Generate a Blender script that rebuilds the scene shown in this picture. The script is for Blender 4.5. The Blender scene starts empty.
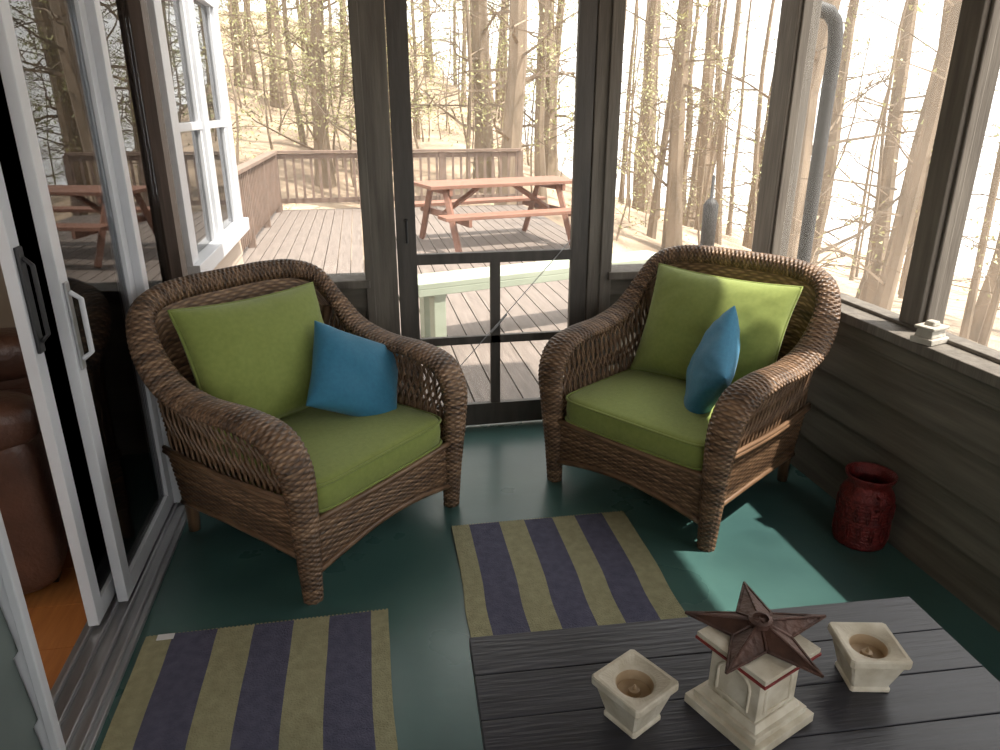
import bpy, math, random
import numpy as np
from mathutils import Vector, Matrix, Euler, noise
random.seed(7); np.random.seed(7)
scene=bpy.context.scene
COL=scene.collection

# ------------------------------------------------------------ materials
def nmat(name,c1,c2=None,rough=.6,scale=8,stretch=(1,1,1),bump=.0,metal=0,spec=.5,detail=4,bscale=None,sheen=0,rough2=None):
    m=bpy.data.materials.new(name); m.use_nodes=True; nt=m.node_tree; N=nt.nodes; L=nt.links
    b=N['Principled BSDF']; b.inputs['Roughness'].default_value=rough; b.inputs['Metallic'].default_value=metal
    b.inputs['Specular IOR Level'].default_value=spec
    if sheen: b.inputs['Sheen Weight'].default_value=sheen
    if c2 is None: c2=tuple(x*.8 for x in c1)
    tc=N.new('ShaderNodeTexCoord'); mp=N.new('ShaderNodeMapping'); mp.inputs['Scale'].default_value=stretch
    L.new(tc.outputs['Object'],mp.inputs['Vector'])
    no=N.new('ShaderNodeTexNoise'); no.inputs['Scale'].default_value=scale; no.inputs['Detail'].default_value=detail
    L.new(mp.outputs[0],no.inputs['Vector'])
    cr=N.new('ShaderNodeValToRGB'); cr.color_ramp.elements[0].position=.3; cr.color_ramp.elements[1].position=.7
    cr.color_ramp.elements[0].color=(*c2,1); cr.color_ramp.elements[1].color=(*c1,1)
    L.new(no.outputs['Fac'],cr.inputs[0]); L.new(cr.outputs[0],b.inputs['Base Color'])
    if rough2 is not None:
        mr=N.new('ShaderNodeMapRange'); mr.inputs[1].default_value=.3; mr.inputs[2].default_value=.7; mr.inputs[3].default_value=rough; mr.inputs[4].default_value=rough2
        L.new(no.outputs['Fac'],mr.inputs[0]); L.new(mr.outputs[0],b.inputs['Roughness'])
    if bump:
        n2=N.new('ShaderNodeTexNoise'); n2.inputs['Scale'].default_value=bscale or scale*3; n2.inputs['Detail'].default_value=3
        L.new(mp.outputs[0],n2.inputs['Vector'])
        bp=N.new('ShaderNodeBump'); bp.inputs['Strength'].default_value=bump; bp.inputs['Distance'].default_value=.01
        L.new(n2.outputs['Fac'],bp.inputs['Height']); L.new(bp.outputs[0],b.inputs['Normal'])
    return m
def glassmat(name,tint=(1,1,1),ior=1.5):
    m=bpy.data.materials.new(name); m.use_nodes=True; nt=m.node_tree; N=nt.nodes; L=nt.links
    N.remove(N['Principled BSDF'])
    t=N.new('ShaderNodeBsdfTransparent'); t.inputs[0].default_value=(*tint,1)
    g=N.new('ShaderNodeBsdfGlossy'); g.inputs['Roughness'].default_value=.01
    fr=N.new('ShaderNodeFresnel'); fr.inputs[0].default_value=ior
    mx=N.new('ShaderNodeMixShader'); L.new(fr.outputs[0],mx.inputs[0]); L.new(t.outputs[0],mx.inputs[1]); L.new(g.outputs[0],mx.inputs[2])
    L.new(mx.outputs[0],N['Material Output'].inputs[0]); return m
def screenmat():
    m=bpy.data.materials.new('insect_screen'); m.use_nodes=True; nt=m.node_tree; N=nt.nodes; L=nt.links
    N.remove(N['Principled BSDF'])
    t=N.new('ShaderNodeBsdfTransparent')
    df=N.new('ShaderNodeBsdfDiffuse'); df.inputs[0].default_value=(.45,.45,.43,1)
    tr=N.new('ShaderNodeBsdfTranslucent'); tr.inputs[0].default_value=(.55,.55,.53,1)
    m1=N.new('ShaderNodeMixShader'); m1.inputs[0].default_value=.65; L.new(df.outputs[0],m1.inputs[1]); L.new(tr.outputs[0],m1.inputs[2])
    m2=N.new('ShaderNodeMixShader'); m2.inputs[0].default_value=.09; L.new(t.outputs[0],m2.inputs[1]); L.new(m1.outputs[0],m2.inputs[2])
    L.new(m2.outputs[0],N['Material Output'].inputs[0]); return m
def wickermat():
    m=bpy.data.materials.new('wicker'); m.use_nodes=True; nt=m.node_tree; N=nt.nodes; L=nt.links
    b=N['Principled BSDF']; b.inputs['Roughness'].default_value=.42
    a=N.new('ShaderNodeAttribute'); a.attribute_name='wick'
    cr=N.new('ShaderNodeValToRGB'); e=cr.color_ramp.elements
    e[0].position=0; e[0].color=(.045,.026,.016,1); e[1].position=1; e[1].color=(.42,.27,.16,1)
    x=e.new(.5); x.color=(.175,.10,.055,1)
    L.new(a.outputs['Fac'],cr.inputs[0]); L.new(cr.outputs[0],b.inputs['Base Color'])
    return m
M={}
M['wicker']=wickermat()
M['screen']=screenmat()
M['green']=nmat('green_canvas',(.245,.295,.070),(.21,.258,.058),.85,60,bump=.25,bscale=500,sheen=.15)
M['blue']=nmat('blue_canvas',(.030,.185,.31),(.024,.155,.265),.8,60,bump=.25,bscale=500,sheen=.15)
M['floor']=nmat('green_painted_floor',(.062,.135,.120),(.034,.080,.077),.36,1.6,bump=.10,bscale=10,detail=10,rough2=.24)
M['post']=nmat('weathered_post_wood',(.165,.145,.12),(.10,.085,.07),.75,5,(6,6,.6),bump=.25)
M['siding']=nmat('stained_siding',(.14,.122,.094),(.08,.070,.054),.7,4,(.6,.6,8),bump=.2)
M['door_dark']=nmat('dark_screen_door_paint',(.085,.073,.062),(.05,.043,.036),.6,6,(4,4,.6),bump=.2)
M['white_al']=nmat('white_vinyl',(.64,.65,.68),(.56,.57,.60),.35,4)
M['alu']=nmat('aluminium_track',(.45,.45,.46),(.30,.30,.31),.35,30,(1,.05,1),metal=.6)
M['brown_trim']=nmat('brown_trim',(.12,.08,.06),(.07,.048,.035),.6,6,(5,5,.5),bump=.2)
M['pipe']=nmat('grey_downspout_paint',(.035,.032,.03),(.025,.023,.022),.6,6)
M['near_siding']=nmat('grey_green_siding',(.16,.19,.18),(.12,.145,.14),.6,4)
M['house_siding']=nmat('tan_house_siding',(.50,.40,.32),(.42,.33,.26),.7,4,(.5,.5,8),bump=.2)
M['int_wall']=nmat('interior_wall_paint',(.35,.30,.24),(.3,.26,.2),.8,3)
M['oak']=nmat('oak_floor_boards',(.50,.20,.06),(.34,.12,.035),.3,5,(8,.8,1),bump=.05)
M['leather']=nmat('brown_leather',(.11,.05,.032),(.065,.03,.02),.36,9,bump=.3,bscale=60)
M['table']=nmat('dark_stained_planks',(.040,.040,.052),(.020,.020,.027),.36,4,(.7,10,3),bump=.15,detail=6)
M['black_metal']=nmat('black_metal',(.02,.02,.022),None,.4,10)
M['deck']=nmat('deck_boards',(.215,.175,.150),(.125,.10,.085),.7,5,(8,.5,1),bump=.2)
M['picnic']=nmat('redwood_stain',(.28,.135,.09),(.18,.085,.055),.6,6,(.6,6,3))
M['bench']=nmat('pale_treated_wood',(.42,.46,.36),(.34,.38,.29),.6,6,(.6,6,3))
M['rail']=nmat('rail_wood',(.24,.165,.125),(.15,.105,.08),.7,6,bump=.1)
M['bark']=nmat('tree_bark',(.30,.23,.165),(.16,.122,.085),.9,2,(3,3,.6),bump=.3)
M['leaf']=nmat('spring_foliage',(.54,.52,.26),(.30,.33,.15),.7,.6)
M['ground']=nmat('leaf_litter_ground',(.46,.35,.25),(.17,.125,.085),.95,.8,bump=.6,detail=10)
M['rug_tan']=nmat('rug_tan_weave',(.35,.33,.20),(.27,.255,.15),.95,35,bump=.6,bscale=220)
M['rug_blue']=nmat('rug_blue_weave',(.10,.10,.155),(.070,.070,.115),.95,35,bump=.6,bscale=220)
M['cream']=nmat('crackled_cream_paint',(.66,.61,.51),(.44,.38,.28),.6,18,bump=.3)
M['rust']=nmat('rusty_iron',(.13,.065,.048),(.06,.034,.028),.5,22,bump=.4,metal=.4)
M['redrim']=nmat('dark_red_paint',(.25,.035,.03),(.15,.02,.02),.5,20)
M['wax']=nmat('candle_wax',(.55,.42,.28),(.40,.29,.18),.5,20)
M['redmetal']=nmat('red_translucent_glaze',(.19,.020,.016),(.075,.008,.008),.36,45,metal=.3,bump=.6)
M['stone']=nmat('pale_stone',(.50,.46,.40),(.33,.30,.25),.85,18,bump=.5)
M['glass']=glassmat('window_glass',(.80,.82,.84))
M['winglass']=glassmat('exterior_window_glass',(.5,.6,.7),2.2)
M['tag']=nmat('white_tag',(.8,.8,.8),None,.6)
M['ceil']=nmat('ceiling_boards',(.32,.29,.25),(.24,.21,.18),.7,5,(6,.6,1))

# ------------------------------------------------------------ mesh builder
class MB:
    def __init__(s): s.v=[];s.f=[];s.m=[];s.mats=[]
    def mi(s,k):
        if k not in s.mats: s.mats.append(k)
        return s.mats.index(k)
    def add(s,vs,fs,k):
        o=len(s.v); s.v+= [tuple(x) for x in vs]; s.f+=[tuple(i+o for i in f) for f in fs]; s.m+=[s.mi(k)]*len(fs)
    def box(s,a,b,k,rot=None,pivot=None,taper=None):
        x0,y0,z0=a;x1,y1,z1=b
        P=[(x0,y0,z0),(x1,y0,z0),(x1,y1,z0),(x0,y1,z0),(x0,y0,z1),(x1,y0,z1),(x1,y1,z1),(x0,y1,z1)]
        P=[Vector(p) for p in P]
        c=Vector(((x0+x1)/2,(y0+y1)/2,(z0+z1)/2))
        if taper:
            for i in range(4,8): P[i].x=c.x+(P[i].x-c.x)*taper; P[i].y=c.y+(P[i].y-c.y)*taper
        if rot:
            pv=Vector(pivot) if pivot else c
            E=Euler(rot).to_matrix(); P=[E@(p-pv)+pv for p in P]
        s.add(P,[(0,3,2,1),(4,5,6,7),(0,1,5,4),(1,2,6,5),(2,3,7,6),(3,0,4,7)],k)
    def tube(s,pts,rad,k,seg=8,caps=True):
        pts=[Vector(p) for p in pts]; n=len(pts)
        if not hasattr(rad,'__len__'): rad=[rad]*n
        vs=[];prev=None
        for i,p in enumerate(pts):
            t=(pts[min(i+1,n-1)]-pts[max(i-1,0)])
            if t.length<1e-9: t=Vector((0,0,1))
            t.normalize()
            if prev is None:
                a=Vector((1,0,0)) if abs(t.x)<.8 else Vector((0,1,0))
                nn=(a-t*a.dot(t)).normalized()
            else:
                nn=prev-t*prev.dot(t); nn=nn.normalized() if nn.length>1e-6 else prev
            prev=nn; bb=t.cross(nn)
            for j in range(seg):
                an=2*math.pi*j/seg
                vs.append(p+(nn*math.cos(an)+bb*math.sin(an))*rad[i])
        fs=[]
        for i in range(n-1):
            for j in range(seg):
                j2=(j+1)%seg
                fs.append((i*seg+j,i*seg+j2,(i+1)*seg+j2,(i+1)*seg+j))
        if caps:
            fs.append(tuple(range(seg-1,-1,-1))); fs.append(tuple((n-1)*seg+j for j in range(seg)))
        s.add(vs,fs,k)
    def lathe(s,prof,k,c=(0,0,0),seg=32):
        vs=[];fs=[]
        for r,z in prof:
            for j in range(seg):
                an=2*math.pi*j/seg; vs.append((c[0]+r*math.cos(an),c[1]+r*math.sin(an),c[2]+z))
        for i in range(len(prof)-1):
            for j in range(seg):
                j2=(j+1)%seg; fs.append((i*seg+j,i*seg+j2,(i+1)*seg+j2,(i+1)*seg+j))
        s.add(vs,fs,k)
    def obj(s,name,loc=(0,0,0),rot=(0,0,0),parent=None,smooth=False,bevel=0):
        me=bpy.data.meshes.new(name); me.from_pydata(s.v,[],s.f)
        for k in s.mats: me.materials.append(M[k])
        me.polygons.foreach_set('material_index',s.m)
        if smooth: me.polygons.foreach_set('use_smooth',[True]*len(me.polygons))
        me.update()
        o=bpy.data.objects.new(name,me); COL.objects.link(o); o.location=loc; o.rotation_euler=rot
        if parent: o.parent=parent
        if bevel:
            md=o.modifiers.new('b','BEVEL'); md.width=bevel; md.segments=2; md.limit_method='ANGLE'
        return o
def empty(name,loc=(0,0,0),rot=(0,0,0)):
    e=bpy.data.objects.new(name,None); COL.objects.link(e); e.location=loc; e.rotation_euler=rot; return e

# ------------------------------------------------------------ woven surfaces
def weave_mesh(name,P,nweft,nwarp,A=.003,B=.003,su=5,sv=4,wrap=False,seed=1,flip=False):
    ns=nweft*su+1; nt_=nwarp*sv+(0 if wrap else 1)
    s=np.linspace(0,1,ns); t=np.arange(nt_)/(nwarp*sv)
    S,T=np.meshgrid(s,t,indexing='ij')
    X=P(S,T)
    dS=np.gradient(X,axis=0)
    if wrap: dT=np.roll(X,-1,axis=1)-np.roll(X,1,axis=1)
    else: dT=np.gradient(X,axis=1)
    Nn=np.cross(dS,dT); Nn/= (np.linalg.norm(Nn,axis=2,keepdims=True)+1e-9)
    if flip: Nn=-Nn
    idx=np.minimum(np.floor(S*nweft+1e-6),nweft-1)
    fs=S*nweft-idx
    prof=np.sqrt(np.clip(1-(2*fs-1)**2,0,1))
    ov=np.cos(math.pi*T*nwarp+math.pi*idx)
    H=A*prof+B*ov*prof
    X=X+Nn*H[...,None]
    rs=np.random.RandomState(seed); cw=rs.rand(nweft+1)
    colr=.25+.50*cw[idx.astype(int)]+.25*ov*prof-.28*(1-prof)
    rn=rs.rand(nweft+1,nwarp+1); colr+= .3*(rn[idx.astype(int),np.minimum((T*nwarp).astype(int),nwarp)]-.5)
    V=X.reshape(-1,3)
    I=np.arange(ns*nt_).reshape(ns,nt_)
    if wrap: J=np.roll(I,-1,axis=1); a=I[:-1];b=J[:-1];c=J[1:];d=I[1:]
    else: a=I[:-1,:-1];b=I[:-1,1:];c=I[1:,1:];d=I[1:,:-1]
    F=np.stack([a,b,c,d],-1).reshape(-1,4)
    me=bpy.data.meshes.new(name); me.from_pydata(V.tolist(),[],F.tolist())
    at=me.attributes.new('wick','FLOAT','POINT'); at.data.foreach_set('value',np.clip(colr,0,1).reshape(-1).astype(np.float32))
    me.polygons.foreach_set('use_smooth',[True]*len(me.polygons)); me.materials.append(M['wicker']); me.update()
    return me
def catmull(ctrl,n):
    ctrl=np.array(ctrl,float); m=len(ctrl)
    Pp=np.vstack([2*ctrl[0]-ctrl[1],ctrl,2*ctrl[-1]-ctrl[-2]])
    dl=np.linalg.norm(np.diff(ctrl[:,:3],axis=0),axis=1); cum=np.concatenate([[0],np.cumsum(dl)])
    q=np.linspace(0,cum[-1],n); out=[]
    for x in q:
        i=min(np.searchsorted(cum,x,side='right')-1,m-2); t=(x-cum[i])/dl[i]
        p0,p1,p2,p3=Pp[i],Pp[i+1],Pp[i+2],Pp[i+3]
        out.append(.5*((2*p1)+(-p0+p2)*t+(2*p0-5*p1+4*p2-p3)*t*t+(-p0+3*p1-3*p2+p3)*t**3))
    return np.array(out),cum[-1]
# control: x,y,z, Wx,Wy,Wz, halfwidth, halfthick   (right side; front is -Y)
half=[(0,.425,.935,0,1,0,.042,.040),(.17,.42,.935,.03,1,0,.042,.040),(.31,.40,.922,.15,1,0,.044,.040),(.40,.36,.88,.5,.8,0,.047,.038),
 (.44,.29,.78,.85,.45,0,.052,.034),(.448,.18,.68,1,.1,0,.062,.03),(.445,.02,.638,1,0,0,.068,.028),(.43,-.18,.632,1,0,0,.070,.03),
 (.418,-.32,.60,1,0,0,.070,.034),(.408,-.385,.51,1,0,0,.064,.037),(.395,-.39,.36,1,0,0,.054,.038),(.385,-.38,.18,1,0,0,.044,.036),(.38,-.375,0,1,0,0,.034,.032)]
full=[(-a[0],a[1],a[2],-a[3],a[4],a[5],a[6],a[7]) for a in half[:0:-1]]+half
def sweepP(ns):
    C,Ln=catmull(full,ns)
    p=C[:,:3]; Tn=np.gradient(p,axis=0); Tn/=np.linalg.norm(Tn,axis=1,keepdims=True)
    W=C[:,3:6]; W=W-Tn*(W*Tn).sum(1,keepdims=True); W/=np.linalg.norm(W,axis=1,keepdims=True)
    Nn=np.cross(Tn,W)
    def P(S,T):
        ph=2*math.pi*T
        return p[:,None,:]+np.cos(ph)[...,None]*W[:,None,:]*C[:,6][:,None,None]+np.sin(ph)[...,None]*Nn[:,None,:]*C[:,7][:,None,None]
    return P
def make_chair_meshes():
    meshes={}
    nw=380; meshes['arm_and_back_rim']=weave_mesh('arm_and_back_rim',sweepP(nw*5+1),nw,16,A=.003,B=.0042,wrap=True,seed=3)
    hx=np.array([0,.17,.31,.40,.44]); hz=np.array([.935,.935,.922,.88,.78]); hy=np.array([.425,.42,.40,.36,.29])
    def backP(S,T):
        xt=(T*2-1)*.435
        zt=np.interp(np.abs(xt),hx,hz)-.01; yt=np.interp(np.abs(xt),hx,hy)
        z=.13+S*(zt-.13)
        x=xt*(.83+.17*S); y0=.345
        y=y0+(yt-y0)*np.clip((z-.13)/(.85),0,1)**1.2
        return np.stack([x,y,z],-1)
    meshes['woven_back']=weave_mesh('woven_back',backP,66,28,A=.003,B=.003,su=4,seed=5,flip=False)
    ay=np.array([-.39,-.32,-.19,0,.15,.27,.345]); az=np.array([.50,.58,.612,.615,.645,.74,.82])
    def sideP(sg):
        def P(S,T):
            y=-.375+T*.72
            zb=.14+.03*np.sin(math.pi*T)
            z=zb+S*(.37-zb)
            x=sg*(.375+.02*np.sin(math.pi*T)+.03*S)
            return np.stack([x,y,z],-1)
        return P
    meshes['side_skirt_r']=weave_mesh('side_skirt_r',sideP(1),22,24,su=4,seed=8,flip=False)
    meshes['side_skirt_l']=weave_mesh('side_skirt_l',sideP(-1),22,24,su=4,seed=9,flip=True)
    def frontP(S,T):
        x=(T*2-1)*.37; zb=.10+.055*np.sin(math.pi*T); z=zb+S*(.30-zb)
        y=-.385-.012*np.sin(math.pi*T)+0*z
        return np.stack([x,y,z],-1)
    meshes['front_apron']=weave_mesh('front_apron',frontP,19,30,su=4,seed=10,flip=False)
    def inner(S,T):
        x=(T*2-1)*.37; y=-.385+S*.72; return np.stack([x,y,.29+0*x],-1)
    meshes['seat_deck']=weave_mesh('seat_deck',inner,30,14,su=3,seed=11)
    b=MB()
    for sg in (1,-1):
        n=20
        for i in range(n):
            for q in (1,-1):
                y=-.35+(i+.5)/n*.66; zt=float(np.interp(y,ay,az)); pts=[]
                for k in range(13):
                    v=k/12; yy=y+q*.5*.66/n*1.1*math.sin(math.pi*3*v)
                    pts.append((sg*(.398+.03*v+.003*q*math.cos(math.pi*3*v)),yy,.36+v*(zt-.36)))
                b.tube(pts,.0055,'wicker',5,False)
        for i in range(18):
            for q in (1,-1):
                y=-.33+(i+.5)/18*.6; zt=float(np.interp(y,ay,az)); pts=[]
                for k in range(9):
                    v=k/8; pts.append((sg*(.365+.03*v),y+q*.024*math.sin(math.pi*2*v),.36+v*(zt-.36)))
                b.tube(pts,.005,'wicker',5,False)
        for zz,r in ((.37,.011),(.385,.009)):
            b.tube([(sg*(.410+.02*math.sin(math.pi*t/10)),-.375+.072*t,zz) for t in range(11)],r,'wicker',6)
        b.tube([(sg*(.375+.02*math.sin(math.pi*t/12)),-.375+.06*t,.14+.03*math.sin(math.pi*t/12)) for t in range(13)],.011,'wicker',6)
        b.tube([(sg*.345,.335,.33),(sg*.345,.337,.15),(sg*.345,.345,0)],[.028,.027,.022],'wicker',12)
        b.tube([(sg*.355,.345,.13),(sg*.355,.345,.5),(sg*.41,.31,.75)],[.02,.02,.02],'wicker',8)
    b.tube([((t/7-1)*.36,-.385-.012*math.sin(math.pi*t/14),.10+.055*math.sin(math.pi*t/14)) for t in range(15)],.012,'wicker',8)
    b.tube([((t/7-1)*.36,-.393-.012*math.sin(math.pi*t/14),.298) for t in range(15)],.012,'wicker',8)
    b.tube([((t/7-1)*.35,.345,.13) for t in range(15)],.012,'wicker',8)
    me=bpy.data.meshes.new('lattice_and_cords'); me.from_pydata(b.v,[],b.f); me.materials.append(M['wicker'])
    at=me.attributes.new('wick','FLOAT','POINT')
    at.data.foreach_set('value',[ .45+.4*noise.noise(Vector(v)*60) for v in b.v]); me.polygons.foreach_set('use_smooth',[True]*len(me.polygons)); me.update()
    meshes['lattice_and_cords']=me
    return meshes
CM=make_chair_meshes()

# cushions
def pillow(name,w,h,t,matk,parent,loc,rot,n=32,pull=.07,crease=.012,piping=.006,seed=0):
    b=MB()
    def pt(u,v,sd):
        x=w/2*u*(1-pull*(1-v*v)); z=h/2*v*(1-pull*(1-u*u))
        e=max(0,(1-abs(u)**2.6))*max(0,(1-abs(v)**2.6))
        th=t/2*e**.45
        q=Vector((x*6+seed*7,z*6,sd*3))
        th+=crease*e**.3*(noise.noise(q)+.5*noise.noise(q*2.3))
        r=abs(u)*abs(v); th+=.006*math.sin((u*abs(u)-v*abs(v))*14+seed)*r*(1-r)*min(1,e*8)
        return Vector((x,sd*th,z))
    vs=[];fs=[]
    for sd in (-1,1):
        o=len(vs)
        for i in range(n+1):
            for j in range(n+1):
                u=math.sin((i/n*2-1)*math.pi/2); v=math.sin((j/n*2-1)*math.pi/2)
                vs.append(pt(u,v,sd))
        for i in range(n):
            for j in range(n):
                a=o+i*(n+1)+j; f=(a,a+n+1,a+n+2,a+1)
                fs.append(f if sd==-1 else f[::-1])
    b.add(vs,fs,matk)
    if piping:
        lp=[]
        K=20
        for i in range(K): lp.append(pt(-1+2*i/K,-1,1))
        for i in range(K): lp.append(pt(1,-1+2*i/K,1))
        for i in range(K): lp.append(pt(1-2*i/K,1,1))
        for i in range(K): lp.append(pt(-1,1-2*i/K,1))
        lp.append(lp[0]); lp=[Vector((p.x,0,p.z)) for p in lp]
        b.tube(lp,piping,matk,6,False)
    return b.obj(name,loc,rot,parent,smooth=True)
def seatcushion(name,parent):
    b=MB(); W=.348; Dp=.34; vs=[];fs=[]
    def outline(k,K,inset,z):
        a=2*math.pi*k/K; c=math.cos(a); s_=math.sin(a); e=.2
        x=(W-inset)*math.copysign(abs(c)**e,c); y=(Dp-inset)*math.copysign(abs(s_)**e,s_)
        return Vector((x,y,z))
    K=128
    rings=[(.28,.004),(.12,0),(.02,.003),(.004,.012),(0,.022),(-.004,.065),(0,.108),(.006,.118),(.025,.124),(.09,.132),(.2,.138),(.30,.140)]
    for ins,z in rings:
        for k in range(K): 
            p=outline(k,K,ins,z); 
            if z>.11: p.z+=.004*noise.noise(Vector((p.x*9,p.y*9,1)))
            vs.append(p)
    for i in range(len(rings)-1):
        for k in range(K):
            k2=(k+1)%K; fs.append((i*K+k,i*K+k2,(i+1)*K+k2,(i+1)*K+k))
    fs.append(tuple(range(K-1,-1,-1))); fs.append(tuple((len(rings)-1)*K+k for k in range(K)))
    b.add(vs,fs,'green')
    for z in (.112,.018):
        lp=[outline(k,K,-.004,z) for k in range(K)]; lp.append(lp[0]); b.tube(lp,.0055,'green',6,False)
    return b.obj(name,(0,-.05,.292),(0,0,0),parent,smooth=True)
def chair(loc,th,back,blue):
    e=empty('wicker_armchair',(loc[0],loc[1],0),(0,0,th))
    for k,me in CM.items():
        o=bpy.data.objects.new(k,me); COL.objects.link(o); o.parent=e
    seatcushion('seat_cushion',e)
    pillow('back_cushion',back[2],.50,.21,'green',e,back[0],back[1],seed=1)
    pillow('throw_pillow',.40,.365,.15,'blue',e,blue[0],blue[1],seed=3,pull=.07,piping=0)
    return e
d=math.radians
chair((-.24,2.63),d(45),((-.03,.19,.655),(d(-20),d(2),0),.65),((.205,-.045,.560),(d(-38),d(27),d(-24))))
chair((1.30,2.657),d(-56),((0,.19,.655),(d(-20),0,0),.67),((.145,-.04,.575),(d(-20),d(28),d(-64))))

# ------------------------------------------------------------ room shell
XL=-.82; XR=1.93; YB=3.4; YN=-1.2; ZC=2.48; ZH=2.20
b=MB()
b.box((XL-.1,YN-.1,-.12),(2.14,YB+.12,0),'floor')
b.obj('floor')
b=MB(); b.box((XL-.1,YN-.12,ZC),(2.18,YB+.45,ZC+.08),'ceil'); b.obj('ceiling')
def lap(b,axis,pos,a0,a1,z0,z1,k,inward,exp=.17,th=.018,back=.02):
    z=z0
    while z<z1-.01:
        zt=min(z+exp,z1)
        lo=pos+inward*th; hi=pos+inward*.004; bk=pos-inward*back
        if axis=='x':
            P=[(bk,a0,z),(bk,a1,z),(lo,a1,z),(lo,a0,z),(bk,a0,zt),(bk,a1,zt),(hi,a1,zt),(hi,a0,zt)]
        else:
            P=[(a0,bk,z),(a1,bk,z),(a1,lo,z),(a0,lo,z),(a0,bk,zt),(a1,bk,zt),(a1,hi,zt),(a0,hi,zt)]
        b.add(P,[(0,1,2,3),(7,6,5,4),(0,4,5,1),(1,5,6,2),(2,6,7,3),(3,7,4,0)],k)
        z+=exp
def quad(b,P,k): b.add(P,[(0,1,2,3)],k)
# right wall (with its insect screens fitted in the openings)
b=MB(); lap(b,'x',XR,YN,YB,0,.75,'siding',-1,th=.026); b.box((XR+.02,YN,0),(XR+.14,YB,.75),'siding'); 
b.box((XR,YN,ZH),(XR+.17,YB-.07,ZC),'post')
b.box((XR,YN,.79),(XR+.15,.55,ZH),'siding')  # unseen near stretch, closed solid to keep light off the table
xs=2.095
quad(b,[(xs,.55,.76),(xs,3.33,.76),(xs,3.33,ZH+.02),(xs,.55,ZH+.02)],'screen')
b.obj('wall_right')
b=MB(); b.box((XR-.045,YN,.75),(XR+.165,YB-.07,.79),'post'); b.box((XR+.05,YN,.79),(XR+.10,YB-.08,.805),'post')
b.box((XR-.03,YN,.69),(XR+.0,YB-.02,.75),'siding')
b.obj('trim_1',bevel=.004)
b=MB(); b.box((2.035,YB-.06,.70),(2.15,YB+.10,ZC-.01),'post'); b.box((2.05,YB-.075,.81),(2.10,YB-.06,ZC-.01),'post'); b.obj('corner_post',bevel=.005)
b=MB(); b.box((1.975,2.19,.806),(2.085,2.29,ZH),'post'); b.box((1.995,2.175,.806),(2.03,2.19,ZH),'post'); b.box((1.995,2.29,.806),(2.03,2.305,ZH),'post'); b.obj('wall_post',bevel=.005)
b=MB(); b.box((1.975,.86,.806),(2.085,.96,ZH),'post'); b.obj('wall_post',bevel=.005)
# back wall
b=MB()
lap(b,'y',YB,XL,.02,0,.77,'siding',-1); b.box((XL,YB+.02,0),(.02,YB+.12,.77),'siding')
lap(b,'y',YB,1.19,XR,0,.75,'siding',-1); b.box((1.19,YB+.02,0),(2.03,YB+.12,.75),'siding')
b.box((XL,YB,ZH),(2.03,YB+.14,ZC),'post')
ys=YB+.08
for P in ([(XL,ys,.81),(.02,ys,.81),(.02,ys,ZH),(XL,ys,ZH)],[(1.2,ys,.80),(2.03,ys,.80),(2.03,ys,ZH),(1.2,ys,ZH)]): quad(b,P,'screen')
b.obj('wall_back')
b=MB(); b.box((XL,YB-.05,.77),(.02,YB+.14,.81),'post'); b.box((1.19,YB-.05,.76),(2.03,YB+.14,.80),'post')
b.box((.02,YB-.02,0),(.15,YB+.12,ZH),'post'); b.box((.0,YB-.035,.0),(.04,YB-.02,ZH),'post')
b.box((1.09,YB-.02,0),(1.2,YB+.12,ZH),'post'); b.box((1.15,YB-.035,.0),(1.21,YB-.02,ZH),'post')
b.box((.15,YB-.02,2.16),(1.09,YB+.12,ZH),'post')
b.obj('trim_2',bevel=.005)
# screen door
b=MB(); y0,y1=YB-.015,YB+.02; DT=2.155
b.box((.155,y0,.012),(.245,y1,DT),'door_dark'); b.box((1.005,y0,.012),(1.085,y1,DT),'door_dark')
b.box((.245,y0,.012),(1.005,y1,.13),'door_dark'); b.box((.245,y0,2.07),(1.005,y1,DT),'door_dark')
b.box((.245,y0,.865),(1.005,y1,.915),'door_dark'); b.box((.245,y0+.004,.455),(1.005,y1-.004,.495),'door_dark')
b.box((.60,y0+.004,.13),(.648,y1-.004,.865),'door_dark')
b.tube([(.255,y0-.004,.14),(.995,y0-.004,.96)],.0025,'alu',6); b.tube([(.60,y0-.004,.515),(.68,y0-.004,.605)],.006,'alu',6)
b.tube([(.2,y0,.98),(.2,y0-.04,.98),(.2,y0-.045,1.08),(.2,y0,1.08)],.006,'black_metal',8)
ym=(y0+y1)/2; quad(b,[(.245,ym,.13),(1.005,ym,.13),(1.005,ym,2.07),(.245,ym,2.07)],'screen')
b.obj('door_1',bevel=.003)
# near wall
b=MB(); b.box((XL,YN-.1,0),(2.1,YN,.6),'siding'); b.box((XL,YN-.1,ZH),(2.1,YN,ZC),'siding'); b.box((XL,YN-.1,.6),(-.6,YN,ZH),'siding'); b.box((.75,YN-.1,.6),(.9,YN,ZH),'siding')  # unseen wall behind the camera, openings shaped to let in fill light
b.obj('wall_near')
# left wall (house)
b=MB()
lap(b,'x',XL-.03,YN,1.49,0,ZC,'near_siding',1,exp=.2,th=.02); b.box((XL-.2,YN,0),(XL-.05,1.49,ZC),'int_wall')
b.box((XL-.2,1.49,2.1),(XL-.01,YB+.14,ZC),'brown_trim')
b.box((XL-.2,3.36,0),(XL+.0,YB+.14,2.1),'brown_trim'); b.box((XL,3.31,0),(XL+.03,3.38,ZC),'brown_trim')
b.obj('wall_left')
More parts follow.
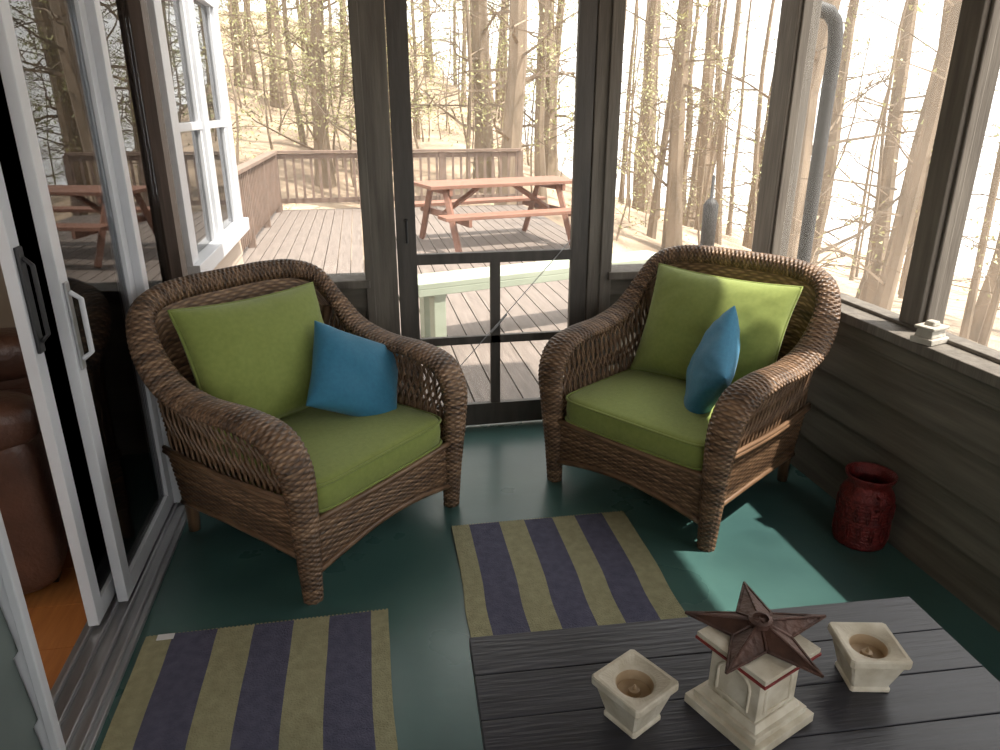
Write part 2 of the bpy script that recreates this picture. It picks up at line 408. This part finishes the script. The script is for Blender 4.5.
# sliding door frame
b=MB(); JA=2.80; JB=2.86
b.box((XL-.12,1.50,0),(XL+.012,1.53,2.1),'white_al'); b.box((XL-.12,JA,.03),(XL+.012,JB,2.1),'white_al')
b.box((XL-.12,1.5,2.04),(XL+.01,JB,2.1),'white_al')
b.box((XL-.13,1.50,0),(XL+.05,JB,.018),'alu')
for xx in (XL-.10,XL-.055,XL-.01,XL+.03): b.box((xx-.004,1.5,.018),(xx+.004,JB,.034),'alu')
b.box((XL,1.485,0),(XL+.02,1.505,2.1),'white_al')
b.box((XL-.10,JB,0),(XL,JB+.03,2.1),'brown_trim'); b.box((XL-.10,JB+.03,0),(XL,3.31,.10),'brown_trim'); b.box((XL-.10,JB+.03,2.04),(XL,3.31,2.1),'brown_trim')
b.box((XL-.02,JB+.03,.1),(XL-.014,3.31,2.04),'glass')
b.obj('trim_3',bevel=.003)
def panel(name,x,y0,y1,st,handle):
    b=MB(); t=.016
    b.box((x-t,y0,.036),(x+t,y0+st,2.04),'white_al'); b.box((x-t,y1-st,.036),(x+t,y1,2.04),'white_al')
    b.box((x-t,y0+st,.036),(x+t,y1-st,.036+st*1.1),'white_al'); b.box((x-t,y0+st,2.04-st),(x+t,y1-st,2.04),'white_al')
    b.box((x-.003,y0+st,.036+st*1.1),(x+.003,y1-st,2.04-st),'glass')
    if handle=='dark':
        b.box((x+t,y0+.012,.93),(x+t+.01,y0+.045,1.22),'black_metal'); b.tube([(x+t+.01,y0+.03,.96),(x+t+.03,y0+.03,.98),(x+t+.03,y0+.03,1.17),(x+t+.01,y0+.03,1.19)],.007,'black_metal',8)
    if handle=='white':
        b.box((x+t,y0+.014,.84),(x+t+.008,y0+.044,1.10),'alu'); b.tube([(x+t+.008,y0+.03,.87),(x+t+.035,y0+.03,.89),(x+t+.035,y0+.03,1.05),(x+t+.008,y0+.03,1.07)],.008,'white_al',8)
    b.obj(name,bevel=.003)
panel('door_2',XL-.088,2.04,2.79,.055,'dark')
panel('door_3',XL-.033,2.15,2.80,.06,'white')
# interior room
b=MB(); 
for i in range(22): b.box((-3.6,-.2+i*.22,-.03),( -.95,-.2+(i+1)*.22-.003,0),'oak')
b.obj('floor_interior')
b=MB(); b.box((-3.7,-.3,0),(-3.6,4.6,ZC),'int_wall'); b.obj('wall_interior_left')
b=MB(); b.box((-3.6,4.5,0),(-1.0,4.6,ZC),'int_wall'); b.obj('wall_interior_far')
b=MB(); b.box((-3.6,-.4,0),(-1.03,-.3,.9),'int_wall'); b.box((-3.6,-.4,2.1),(-1.03,-.3,ZC),'int_wall'); b.obj('wall_interior_near')
b=MB(); b.box((-3.7,-.4,ZC),(-.93,4.6,ZC+.08),'int_wall'); b.obj('ceiling_interior')
b=MB(); b.box((-1.1,3.56,0),(-1.0,4.5,ZC),'int_wall'); b.obj('wall_interior_right')
def softbox(b,c,s,k,r=.3,rot=None):
    vs=[];fs=[]
    R=Euler(rot).to_matrix() if rot else None
    nu=32;nv=16
    for i in range(nv+1):
        ph=-math.pi/2+math.pi*i/nv
        for j in range(nu):
            a=2*math.pi*j/nu
            f=lambda q:math.copysign(abs(q)**r,q)
            p=Vector((s[0]*f(math.cos(ph))*f(math.cos(a)),s[1]*f(math.cos(ph))*f(math.sin(a)),s[2]*f(math.sin(ph))))
            if R: p=R@p
            vs.append(p+Vector(c))
    for i in range(nv):
        for j in range(nu):
            j2=(j+1)%nu; fs.append((i*nu+j,i*nu+j2,(i+1)*nu+j2,(i+1)*nu+j))
    b.add(vs,fs,k)
b=MB()
softbox(b,(0,-.02,.24),(.30,.40,.20),'leather',.3); softbox(b,(0,-.06,.46),(.29,.38,.09),'leather',.45)
softbox(b,(0,.36,.66),(.33,.13,.42),'leather',.45,rot=(-.2,0,0)); softbox(b,(0,.36,.92),(.31,.14,.15),'leather',.6)
for sg in (1,-1):
    softbox(b,(sg*.38,-.02,.34),(.10,.42,.30),'leather',.3); softbox(b,(sg*.38,-.04,.64),(.12,.42,.10),'leather',.6)
softbox(b,(0,-.44,.24),(.29,.06,.17),'leather',.4)
for x in (-.3,.3):
    for y in (-.35,.3): b.box((x-.03,y-.03,0),(x+.03,y+.03,.06),'black_metal')
b.obj('leather_recliner',(-1.56,2.62,0),(0,0,d(100)),smooth=True)

# ------------------------------------------------------------ rugs
def rug(loc,w,l,stripes,rz=0,tag=False):
    b=MB(); tot=sum(s for s,_ in stripes); x=-w/2; ny=24; th=.006
    def z(x,y): return th+.004*max(0,noise.noise(Vector((x*3+loc[0],y*3,loc[1]))))
    def wob(y): return .008*noise.noise(Vector((y*5,loc[0],2)))
    for s_,k in stripes:
        x1=x+w*s_/tot
        for i in range(2):
            xa=x+(x1-x)*i/2; xb=x+(x1-x)*(i+1)/2
            for j in range(ny):
                ya=-l/2+l*j/ny; yb=-l/2+l*(j+1)/ny
                P=[(xa+wob(ya),ya,z(xa,ya)),(xb+wob(ya),ya,z(xb,ya)),(xb+wob(yb),yb,z(xb,yb)),(xa+wob(yb),yb,z(xa,yb))]
                b.add(P,[(0,1,2,3)],k)
        x=x1
    for sx in (-1,1):
        for j in range(ny):
            ya=-l/2+l*j/ny; yb=-l/2+l*(j+1)/ny; xx=sx*w/2
            b.add([(xx+wob(ya),ya,0),(xx+wob(yb),yb,0),(xx+wob(yb),yb,z(xx,yb)),(xx+wob(ya),ya,z(xx,ya))],[(0,1,2,3)],'rug_tan')
    for i in range(60):
        xx=-w/2+w*(i+.5)/60
        for sy in (-1,1): b.box((xx-.003,sy*l/2,.001),(xx+.003,sy*(l/2+.008),.004),'rug_tan')
    if tag: b.box((-w/2+.035,l/2-.03,.012),(-w/2+.085,l/2-.005,.014),'tag')
    b.obj('striped_rug',(loc[0],loc[1],0),(0,0,rz))
T_='rug_tan';B_='rug_blue'
rug((-.375,1.44),.75,1.10,[(.8,T_),(1.3,B_),(1.1,T_),(1.2,B_),(1.1,T_),(1.3,B_),(.55,T_)],d(-.5),True)
rug((.61,1.87),.71,1.14,[(.75,T_),(1.3,B_),(1.1,T_),(1.25,B_),(1.0,T_),(1.25,B_),(1.0,T_)],d(-1.5))

# ------------------------------------------------------------ coffee table
b=MB(); W=1.07; n=8; pw=.118; D0=n*pw
for i in range(n):
    y1=-i*pw; b.box((0,y1-pw+.002,-.03),(W,y1,0),'table')
b.box((.03,-D0+.04,-.10),(W-.03,-D0+.065,-.031),'table'); b.box((.03,-.065,-.10),(W-.03,-.04,-.031),'table')
b.box((.03,-D0+.065,-.10),(.055,-.065,-.031),'table'); b.box((W-.055,-D0+.065,-.10),(W-.03,-.065,-.031),'table')
for x in (.03,W-.09):
    for y in (-.10,-D0+.04): b.box((x,y,-.45),(x+.06,y+.06,-.031),'table')
b.obj('plank_coffee_table',(.175,1.285,.45),(0,0,d(-3)),bevel=.002)

def pot(x,y,rz):
    b=MB()
    K=64
    def sq(s,z,rd):
        o=[]
        for k in range(K):
            a=2*math.pi*(k+.5)/K; c,s_=math.cos(a),math.sin(a); m=max(abs(c),abs(s_))
            o.append(Vector((s*c*( (1-rd)/m+rd),s*s_*((1-rd)/m+rd),z)))
        return o
    rings=[sq(.040,0,0),sq(.040,.006,0),sq(.037,.010,0),sq(.053,.070,0),sq(.058,.073,0),sq(.060,.077,0),sq(.060,.089,0),sq(.058,.092,0),sq(.052,.092,.1),sq(.040,.084,1),sq(.036,.080,1),sq(.033,.060,1),sq(.012,.058,1)]
    vs=[p for r in rings for p in r]; nr=len(rings)-1
    fs=[(i*K+k,i*K+(k+1)%K,(i+1)*K+(k+1)%K,(i+1)*K+k) for i in range(nr) for k in range(K)]
    b.add(vs,fs,'cream')
    for q in range((nr-2)*K,nr*K): b.m[q]=b.mi('wax')
    b.lathe([(.013,.058),(.010,.066),(.004,.067),(.0015,.078),(0.0001,.078)],'wax')
    b.lathe([(.0125,.0585),(0.0001,.0585)],'wax')
    b.obj('square_candle_pot',(x,y,.4515),(0,0,rz))
pot(.452,1.005,d(28)); pot(.955,1.012,d(-12))
# pedestal
b=MB()
b.box((-.085,-.085,0),(.085,.085,.02),'cream'); b.box((-.074,-.074,.02),(.074,.074,.034),'cream'); b.box((-.066,-.066,.034),(.066,.066,.048),'cream',taper=.9)
b.box((-.056,-.056,.048),(.056,.056,.148),'cream')
for a in range(4):
    E=Matrix.Rotation(a*math.pi/2,3,'Z')
    def R(p): return E@Vector(p)
    pts=[(-.036,-.057,.060),(-.036,-.057,.108)]+[(-.036*math.cos(t*math.pi/8),-.057,.108+.026*math.sin(t*math.pi/8)) for t in range(1,8)]+[(.036,-.057,.108),(.036,-.057,.060),(-.036,-.057,.060)]
    b.tube([R(p) for p in pts],.0035,'cream',6)
b.box((-.064,-.064,.148),(.064,.064,.156),'cream'); b.box((-.080,-.080,.156),(.080,.080,.162),'redrim'); b.box((-.078,-.078,.162),(.078,.078,.172),'cream')
b.obj('pedestal_candle_stand',(.678,.975,.4515),(0,0,d(22)),bevel=.002)
# barn star
b=MB(); Rr=.138; rr=.056; H=.022; vs=[(0,0,H),(0,0,0)]
for k in range(10):
    a=math.pi/2+k*math.pi/5; r=Rr if k%2==0 else rr
    vs.append((r*math.cos(a),r*math.sin(a),0.0)); 
fs=[]
for k in range(10): fs.append((0,2+k,2+(k+1)%10)); fs.append((1,2+(k+1)%10,2+k))
b.add(vs,fs,'rust')
for k in range(10):
    a=math.pi/2+k*math.pi/5; r=Rr if k%2==0 else rr
    b.tube([(0,0,H+.001),(r*math.cos(a),r*math.sin(a),.001)],.0028,'rust',6)
for k in range(5):
    a=math.pi/2+2*k*math.pi/5
    for s_ in (-1,1):
        a2=a+s_*math.pi/5
        b.tube([(Rr*math.cos(a),Rr*math.sin(a),.0),(rr*math.cos(a2),rr*math.sin(a2),.0)],.003,'rust',6)
b.lathe([(.022,H-.006),(.022,H+.004),(.015,H+.006),(.014,H+.001),(.0001,H+.001)],'rust',seg=20)
b.obj('barn_star',(.688,.99,.632),(d(2),d(-3),d(-17)))
# red milk can lantern
b=MB()
prof=[(.0001,.0),(.088,.0),(.098,.006),(.102,.02)]
for i in range(38):
    z=.022+i*.005; prof.append((.102+(.0022 if i%3==1 else -.001),z))
prof+=[(.101,.218),(.090,.238),(.080,.250),(.079,.262),(.090,.280),(.097,.293),(.097,.300),(.091,.298),(.075,.262),(.076,.25),(.09,.22),(.096,.19),(.094,.02),(.0001,.015)]
b.lathe(prof,'redmetal',seg=48)
for row,(zc,off) in enumerate(((.075,0),(.155,.5))):
    for i in range(14):
        a=2*math.pi*(i+off)/14
        b.tube([(.1055*math.cos(a+q*.08),.1055*math.sin(a+q*.08),zc+w) for q,w in ((1,0),(.5,.022),(0,.032),(-.5,.022),(-1,0),(-.5,-.022),(0,-.032),(.5,-.022),(1,0))],.0032,'redmetal',5,False)
for sg in (1,-1):
    b.tube([(sg*.088,0,.238),(sg*.125,0,.245),(sg*.128,0,.20),(sg*.104,0,.185)],.005,'redmetal',8)
o=b.obj('red_milk_can_lantern',(1.802,2.07,0),(0,0,1.3),smooth=True); o.scale=(.92,.92,.97)
# stone votive on sill
b=MB(); b.box((-.05,-.04,0),(.05,.04,.022),'stone'); b.box((-.042,-.033,.022),(.042,.033,.05),'stone',taper=.85); b.box((-.046,-.037,.05),(.046,.037,.062),'stone'); b.box((-.02,-.02,.062),(.02,.02,.078),'stone',taper=.8)
b.obj('carved_stone_votive',(1.93,2.075,.791),(0,0,.3),bevel=.004)
# downspout outside
b=MB()
P=[(2.16,3.56,1.99),(2.27,3.57,2.03),(2.37,3.57,1.99),(2.40,3.57,1.86),(2.40,3.57,1.6),(2.40,3.57,.5),(2.40,3.57,-.9)]
C2,_=catmull([(*p,0,0,0,0,0) for p in P],50)
b.tube([tuple(c[:3]) for c in C2],.036,'pipe',16)
b.obj('gutter_downspout',smooth=True)

# ------------------------------------------------------------ outdoors
b=MB()
x=-3.6
while x<2.75:
    y0=YB+.15 if x>-.85 else 5.45
    if x>2.15: y0=4.6
    b.box((x,y0,-.06),(x+.134,12.9,-.02),'deck'); x+=.144
b.obj('outdoor_deck')
def railing(name,p0,p1,h=.95):
    b=MB(); p0=Vector(p0);p1=Vector(p1); L=(p1-p0).length; ang=math.atan2(p1.y-p0.y,p1.x-p0.x)
    b.box((0,-.07,h-.04),(L,.07,h),'rail'); b.box((0,-.02,h-.13),(L,.02,h-.05),'rail'); b.box((0,-.02,.10),(L,.02,.18),'rail')
    x=0
    while x<L: b.box((x,-.04,.1),(x+.04,-.02,h-.05),'rail'); x+=.14
    x=0
    while x<=L: b.box((x-.045,-.045,-.019),(x+.045,.045,h-.04),'rail'); x+=L/3-.0001
    b.obj(name,(p0.x,p0.y,0),(0,0,ang))
railing('deck_railing',(-1.35,12.8,0),(2.80,12.8,0)); railing('deck_railing',(-1.35,7.6,0),(-1.35,12.6,0))
# bench
b=MB()
for k in range(2): b.box((0,-.16+k*.165,.41),(2.2,-.005+k*.165,.45),'bench')
b.box((.0,-.16,.36),(2.2,-.12,.41),'bench')
for x in (.12,1.98):
    b.box((x,-.14,-.019),(x+.09,-.05,.41),'bench'); b.box((x,.05,-.019),(x+.09,.14,.41),'bench'); b.box((x,-.15,.33),(x+.09,.15,.41),'bench')
b.obj('deck_bench',(.30,4.93,0),(0,0,d(17)),bevel=.004)
# picnic table
b=MB()
for k in range(5): b.box((-1.0,-.37+k*.15,.71),(1.0,-.37+k*.15+.14,.75),'picnic')
for sy in (-1,1):
    for k in range(2): b.box((-1.0,sy*.70-.14+k*.145,.41),(1.0,sy*.70-.14+k*.145+.135,.45),'picnic')
for sx in (-.75,.75):
    b.box((sx-.02,-.36,.63),(sx+.02,.36,.71),'picnic'); b.box((sx+.02,-.84,.33),(sx+.06,.84,.41),'picnic')
    for sy in (-1,1):
        b.tube([(sx-.03,sy*.25,.70),(sx-.03,sy*.66,.005)],.045,'picnic',4)
    b.tube([(sx-.02 if sx>0 else sx+.02,0,.38),(sx*.3,0,.70)],.035,'picnic',4)
b.obj('picnic_table',(1.68,9.0,0),(0,0,d(14)),bevel=.004)
# garden torch
b=MB(); b.tube([(0,0,-2.4),(0,0,.35)],.03,'pipe',8); b.lathe([(.03,.33),(.065,.36),(.07,.74),(.045,.78),(.016,.80),(.014,1.0),(.0001,1.01)],'pipe',seg=14)
b.obj('garden_torch',(3.2,6.3,0),smooth=True)
# house exterior beyond porch
b=MB(); lap(b,'x',-.87,YB+.15,5.4,-.01,ZC+.4,'house_siding',1,exp=.12,th=.014,back=.01)
b.box((-.99,3.56,-.01),(-.89,5.4,ZC+.4),'house_siding'); lap(b,'y',5.4,-3.7,-.88,-.01,ZC+.4,'house_siding',1,exp=.12,th=.014,back=.01)
b.obj('wall_exterior')
b=MB(); X=-.855
b.box((X,3.60,.78),(X+.08,5.30,.86),'white_al'); b.box((X,3.60,2.15),(X+.05,5.30,2.3),'white_al')
for y in (3.60,4.35,5.12): b.box((X,y,.86),(X+.05,y+.14,2.15),'white_al')
b.box((X,3.74,.86),(X+.012,5.12,2.15),'winglass'); b.box((X-.012,3.74,.86),(X,5.12,2.15),'near_siding')
for ya,yb in ((3.74,4.35),(4.49,5.12)):
    b.box((X,ya,1.46),(X+.035,yb,1.50),'white_al'); b.box((X,ya,.86),(X+.03,ya+.04,2.15),'white_al'); b.box((X,yb-.04,.86),(X+.03,yb,2.15),'white_al')
b.obj('window_1',bevel=.003)

# terrain
def gz(x,y):
    base=-1.0 - .22*max(0,x-3) + .10*max(0,-x+1)
    base+= .17*max(0,y-15)*(1 if x<5 else max(-.1,1-(x-5)/7))
    base+= .6*noise.noise(Vector((x*.12,y*.12,3)))*min(1,max(0,(y-13)/6))
    return base+.25*noise.noise(Vector((x*.35,y*.35,0)))
b=MB(); n=90; vs=[];fs=[]
for i in range(n+1):
    for j in range(n+1):
        x=-35+i*90/n; y=-20+j*90/n; z=gz(x,y)
        if x<4 and y<13.4 : z=min(z,-1.0)
        vs.append((x,y,z))
for i in range(n):
    for j in range(n):
        a=i*(n+1)+j; fs.append((a,a+n+1,a+n+2,a+1))
b.add(vs,fs,'ground'); b.obj('hillside_ground',smooth=True)
# trees
bt=MB(); bl=[]; 
def tree(x,y,r,H,lean,nb,fol,spread=1.0):
    z0=gz(x,y)-.3; pts=[];rad=[]
    lx,ly=lean
    K=9
    for k in range(K):
        t=k/(K-1)
        pts.append(Vector((x+lx*t*H+.3*noise.noise(Vector((x,y,t*3))),y+ly*t*H+.3*noise.noise(Vector((y,x,t*3))),z0+t*H))); rad.append(r*(1-.75*t)*(1.35 if k==0 else 1))
    bt.tube(pts,rad,'bark',7,False)
    for i in range(nb):
        t=random.uniform(.08,.98); f=t*(K-1); k=min(int(f),K-2); p=pts[k].lerp(pts[k+1],f-k)
        a=random.uniform(0,2*math.pi); L=spread*random.uniform(.8,3.0)*(1.15-t*.6); up=random.uniform(-.1,.6)
        dv=Vector((math.cos(a),math.sin(a),up)); q=[p]
        for s_ in range(3):
            dv=(dv+Vector((random.uniform(-.35,.35),random.uniform(-.35,.35),random.uniform(-.25,.3)))).normalized(); q.append(q[-1]+dv*L/3)
        br=max(.008,r*.2*(1.1-t)); bt.tube(q,[br,br*.7,br*.45,br*.2],'bark',3,False)
        for s_ in range(5):
            pp=q[1].lerp(q[3],random.random()); d2=Vector((random.uniform(-1,1),random.uniform(-1,1),random.uniform(-.4,.6)))*L*.4
            bt.tube([pp,pp+d2*.5+Vector((0,0,.05)),pp+d2],[br*.45,br*.32,br*.15],'bark',3,False)
            for m in range(fol):
                c=pp+d2*random.random()+Vector((random.gauss(0,.16),random.gauss(0,.16),random.gauss(0,.12)))
                u=Vector((random.uniform(-1,1),random.uniform(-1,1),random.uniform(-1,1)))*.045; v=Vector((random.uniform(-1,1),random.uniform(-1,1),random.uniform(-1,1)))*.04
                bl.append((c-u,c+v,c+u))
for _ in range(125):
    x=random.uniform(-18,22); y=random.uniform(15,42)
    ev=random.random()<.5
    tree(x,y,random.choice([.05,.07,.09,.13,.2,.26])*random.uniform(.8,1.2),random.uniform(10,17),(random.uniform(-.05,.05),random.uniform(-.03,.03)),32 if x<9 else 22,16 if (ev and x<9) else 2)
for _ in range(110):   # understory saplings
    x=random.uniform(-16,10); y=random.uniform(14,30)
    tree(x,y,random.uniform(.018,.04),random.uniform(3,6.5),(random.uniform(-.12,.12),random.uniform(-.1,.1)),14,3,.6)
for _ in range(48):
    y=random.uniform(3,16); x=random.uniform(6.5,20)+max(0,(y-8)*.2)
    tree(x,y,random.choice([.04,.06,.08,.14]),random.uniform(10,16),(random.uniform(-.04,.12),random.uniform(-.03,.03)),22,2)
tree(5.9,9.3,.19,15,(.05,0),22,1)
tree(6.6,8.0,.10,15,(.08,0),20,1); tree(3.2,15.5,.24,15,(.01,0),24,2)
tree(6.4,-.6,.10,12,(-.03,.02),30,6,1.1)  # unseen tree added towards the sun to dapple the floor patch
for t in bl: bt.add(t,[(0,1,2)],'leaf')
bt.obj('forest_trees',smooth=False)

# ------------------------------------------------------------ light
w=bpy.data.worlds.new('sky'); scene.world=w; w.use_nodes=True
bg=w.node_tree.nodes['Background']; bg.inputs[0].default_value=(.99,.985,.96,1); bg.inputs[1].default_value=3.0
s=bpy.data.lights.new('sun','SUN'); s.energy=10; s.angle=.02; s.color=(1,.94,.84)
so=bpy.data.objects.new('sun',s); COL.objects.link(so)
dirv=Vector((.46,-.22,1.0)); so.rotation_euler=dirv.to_track_quat('Z','Y').to_euler(); so.location=(5,-3,12)
pl=bpy.data.lights.new('interior_fill','POINT'); pl.energy=14; pl.color=(1,.8,.6); pl.shadow_soft_size=.15  # added fill light to brighten the dark room behind the sliding door
po=bpy.data.objects.new('interior_fill',pl); COL.objects.link(po); po.location=(-2.3,1.6,2.1)
# camera
cam=bpy.data.cameras.new('camera'); cam.lens=36*715/1000; cam.sensor_width=36; cam.clip_end=300
co=bpy.data.objects.new('camera',cam); COL.objects.link(co); co.location=(0,0,1.55)
co.rotation_euler=(d(90-20.2),0,d(-10.8)); scene.camera=co
scene.view_settings.view_transform='Standard'
scene.view_settings.exposure=0
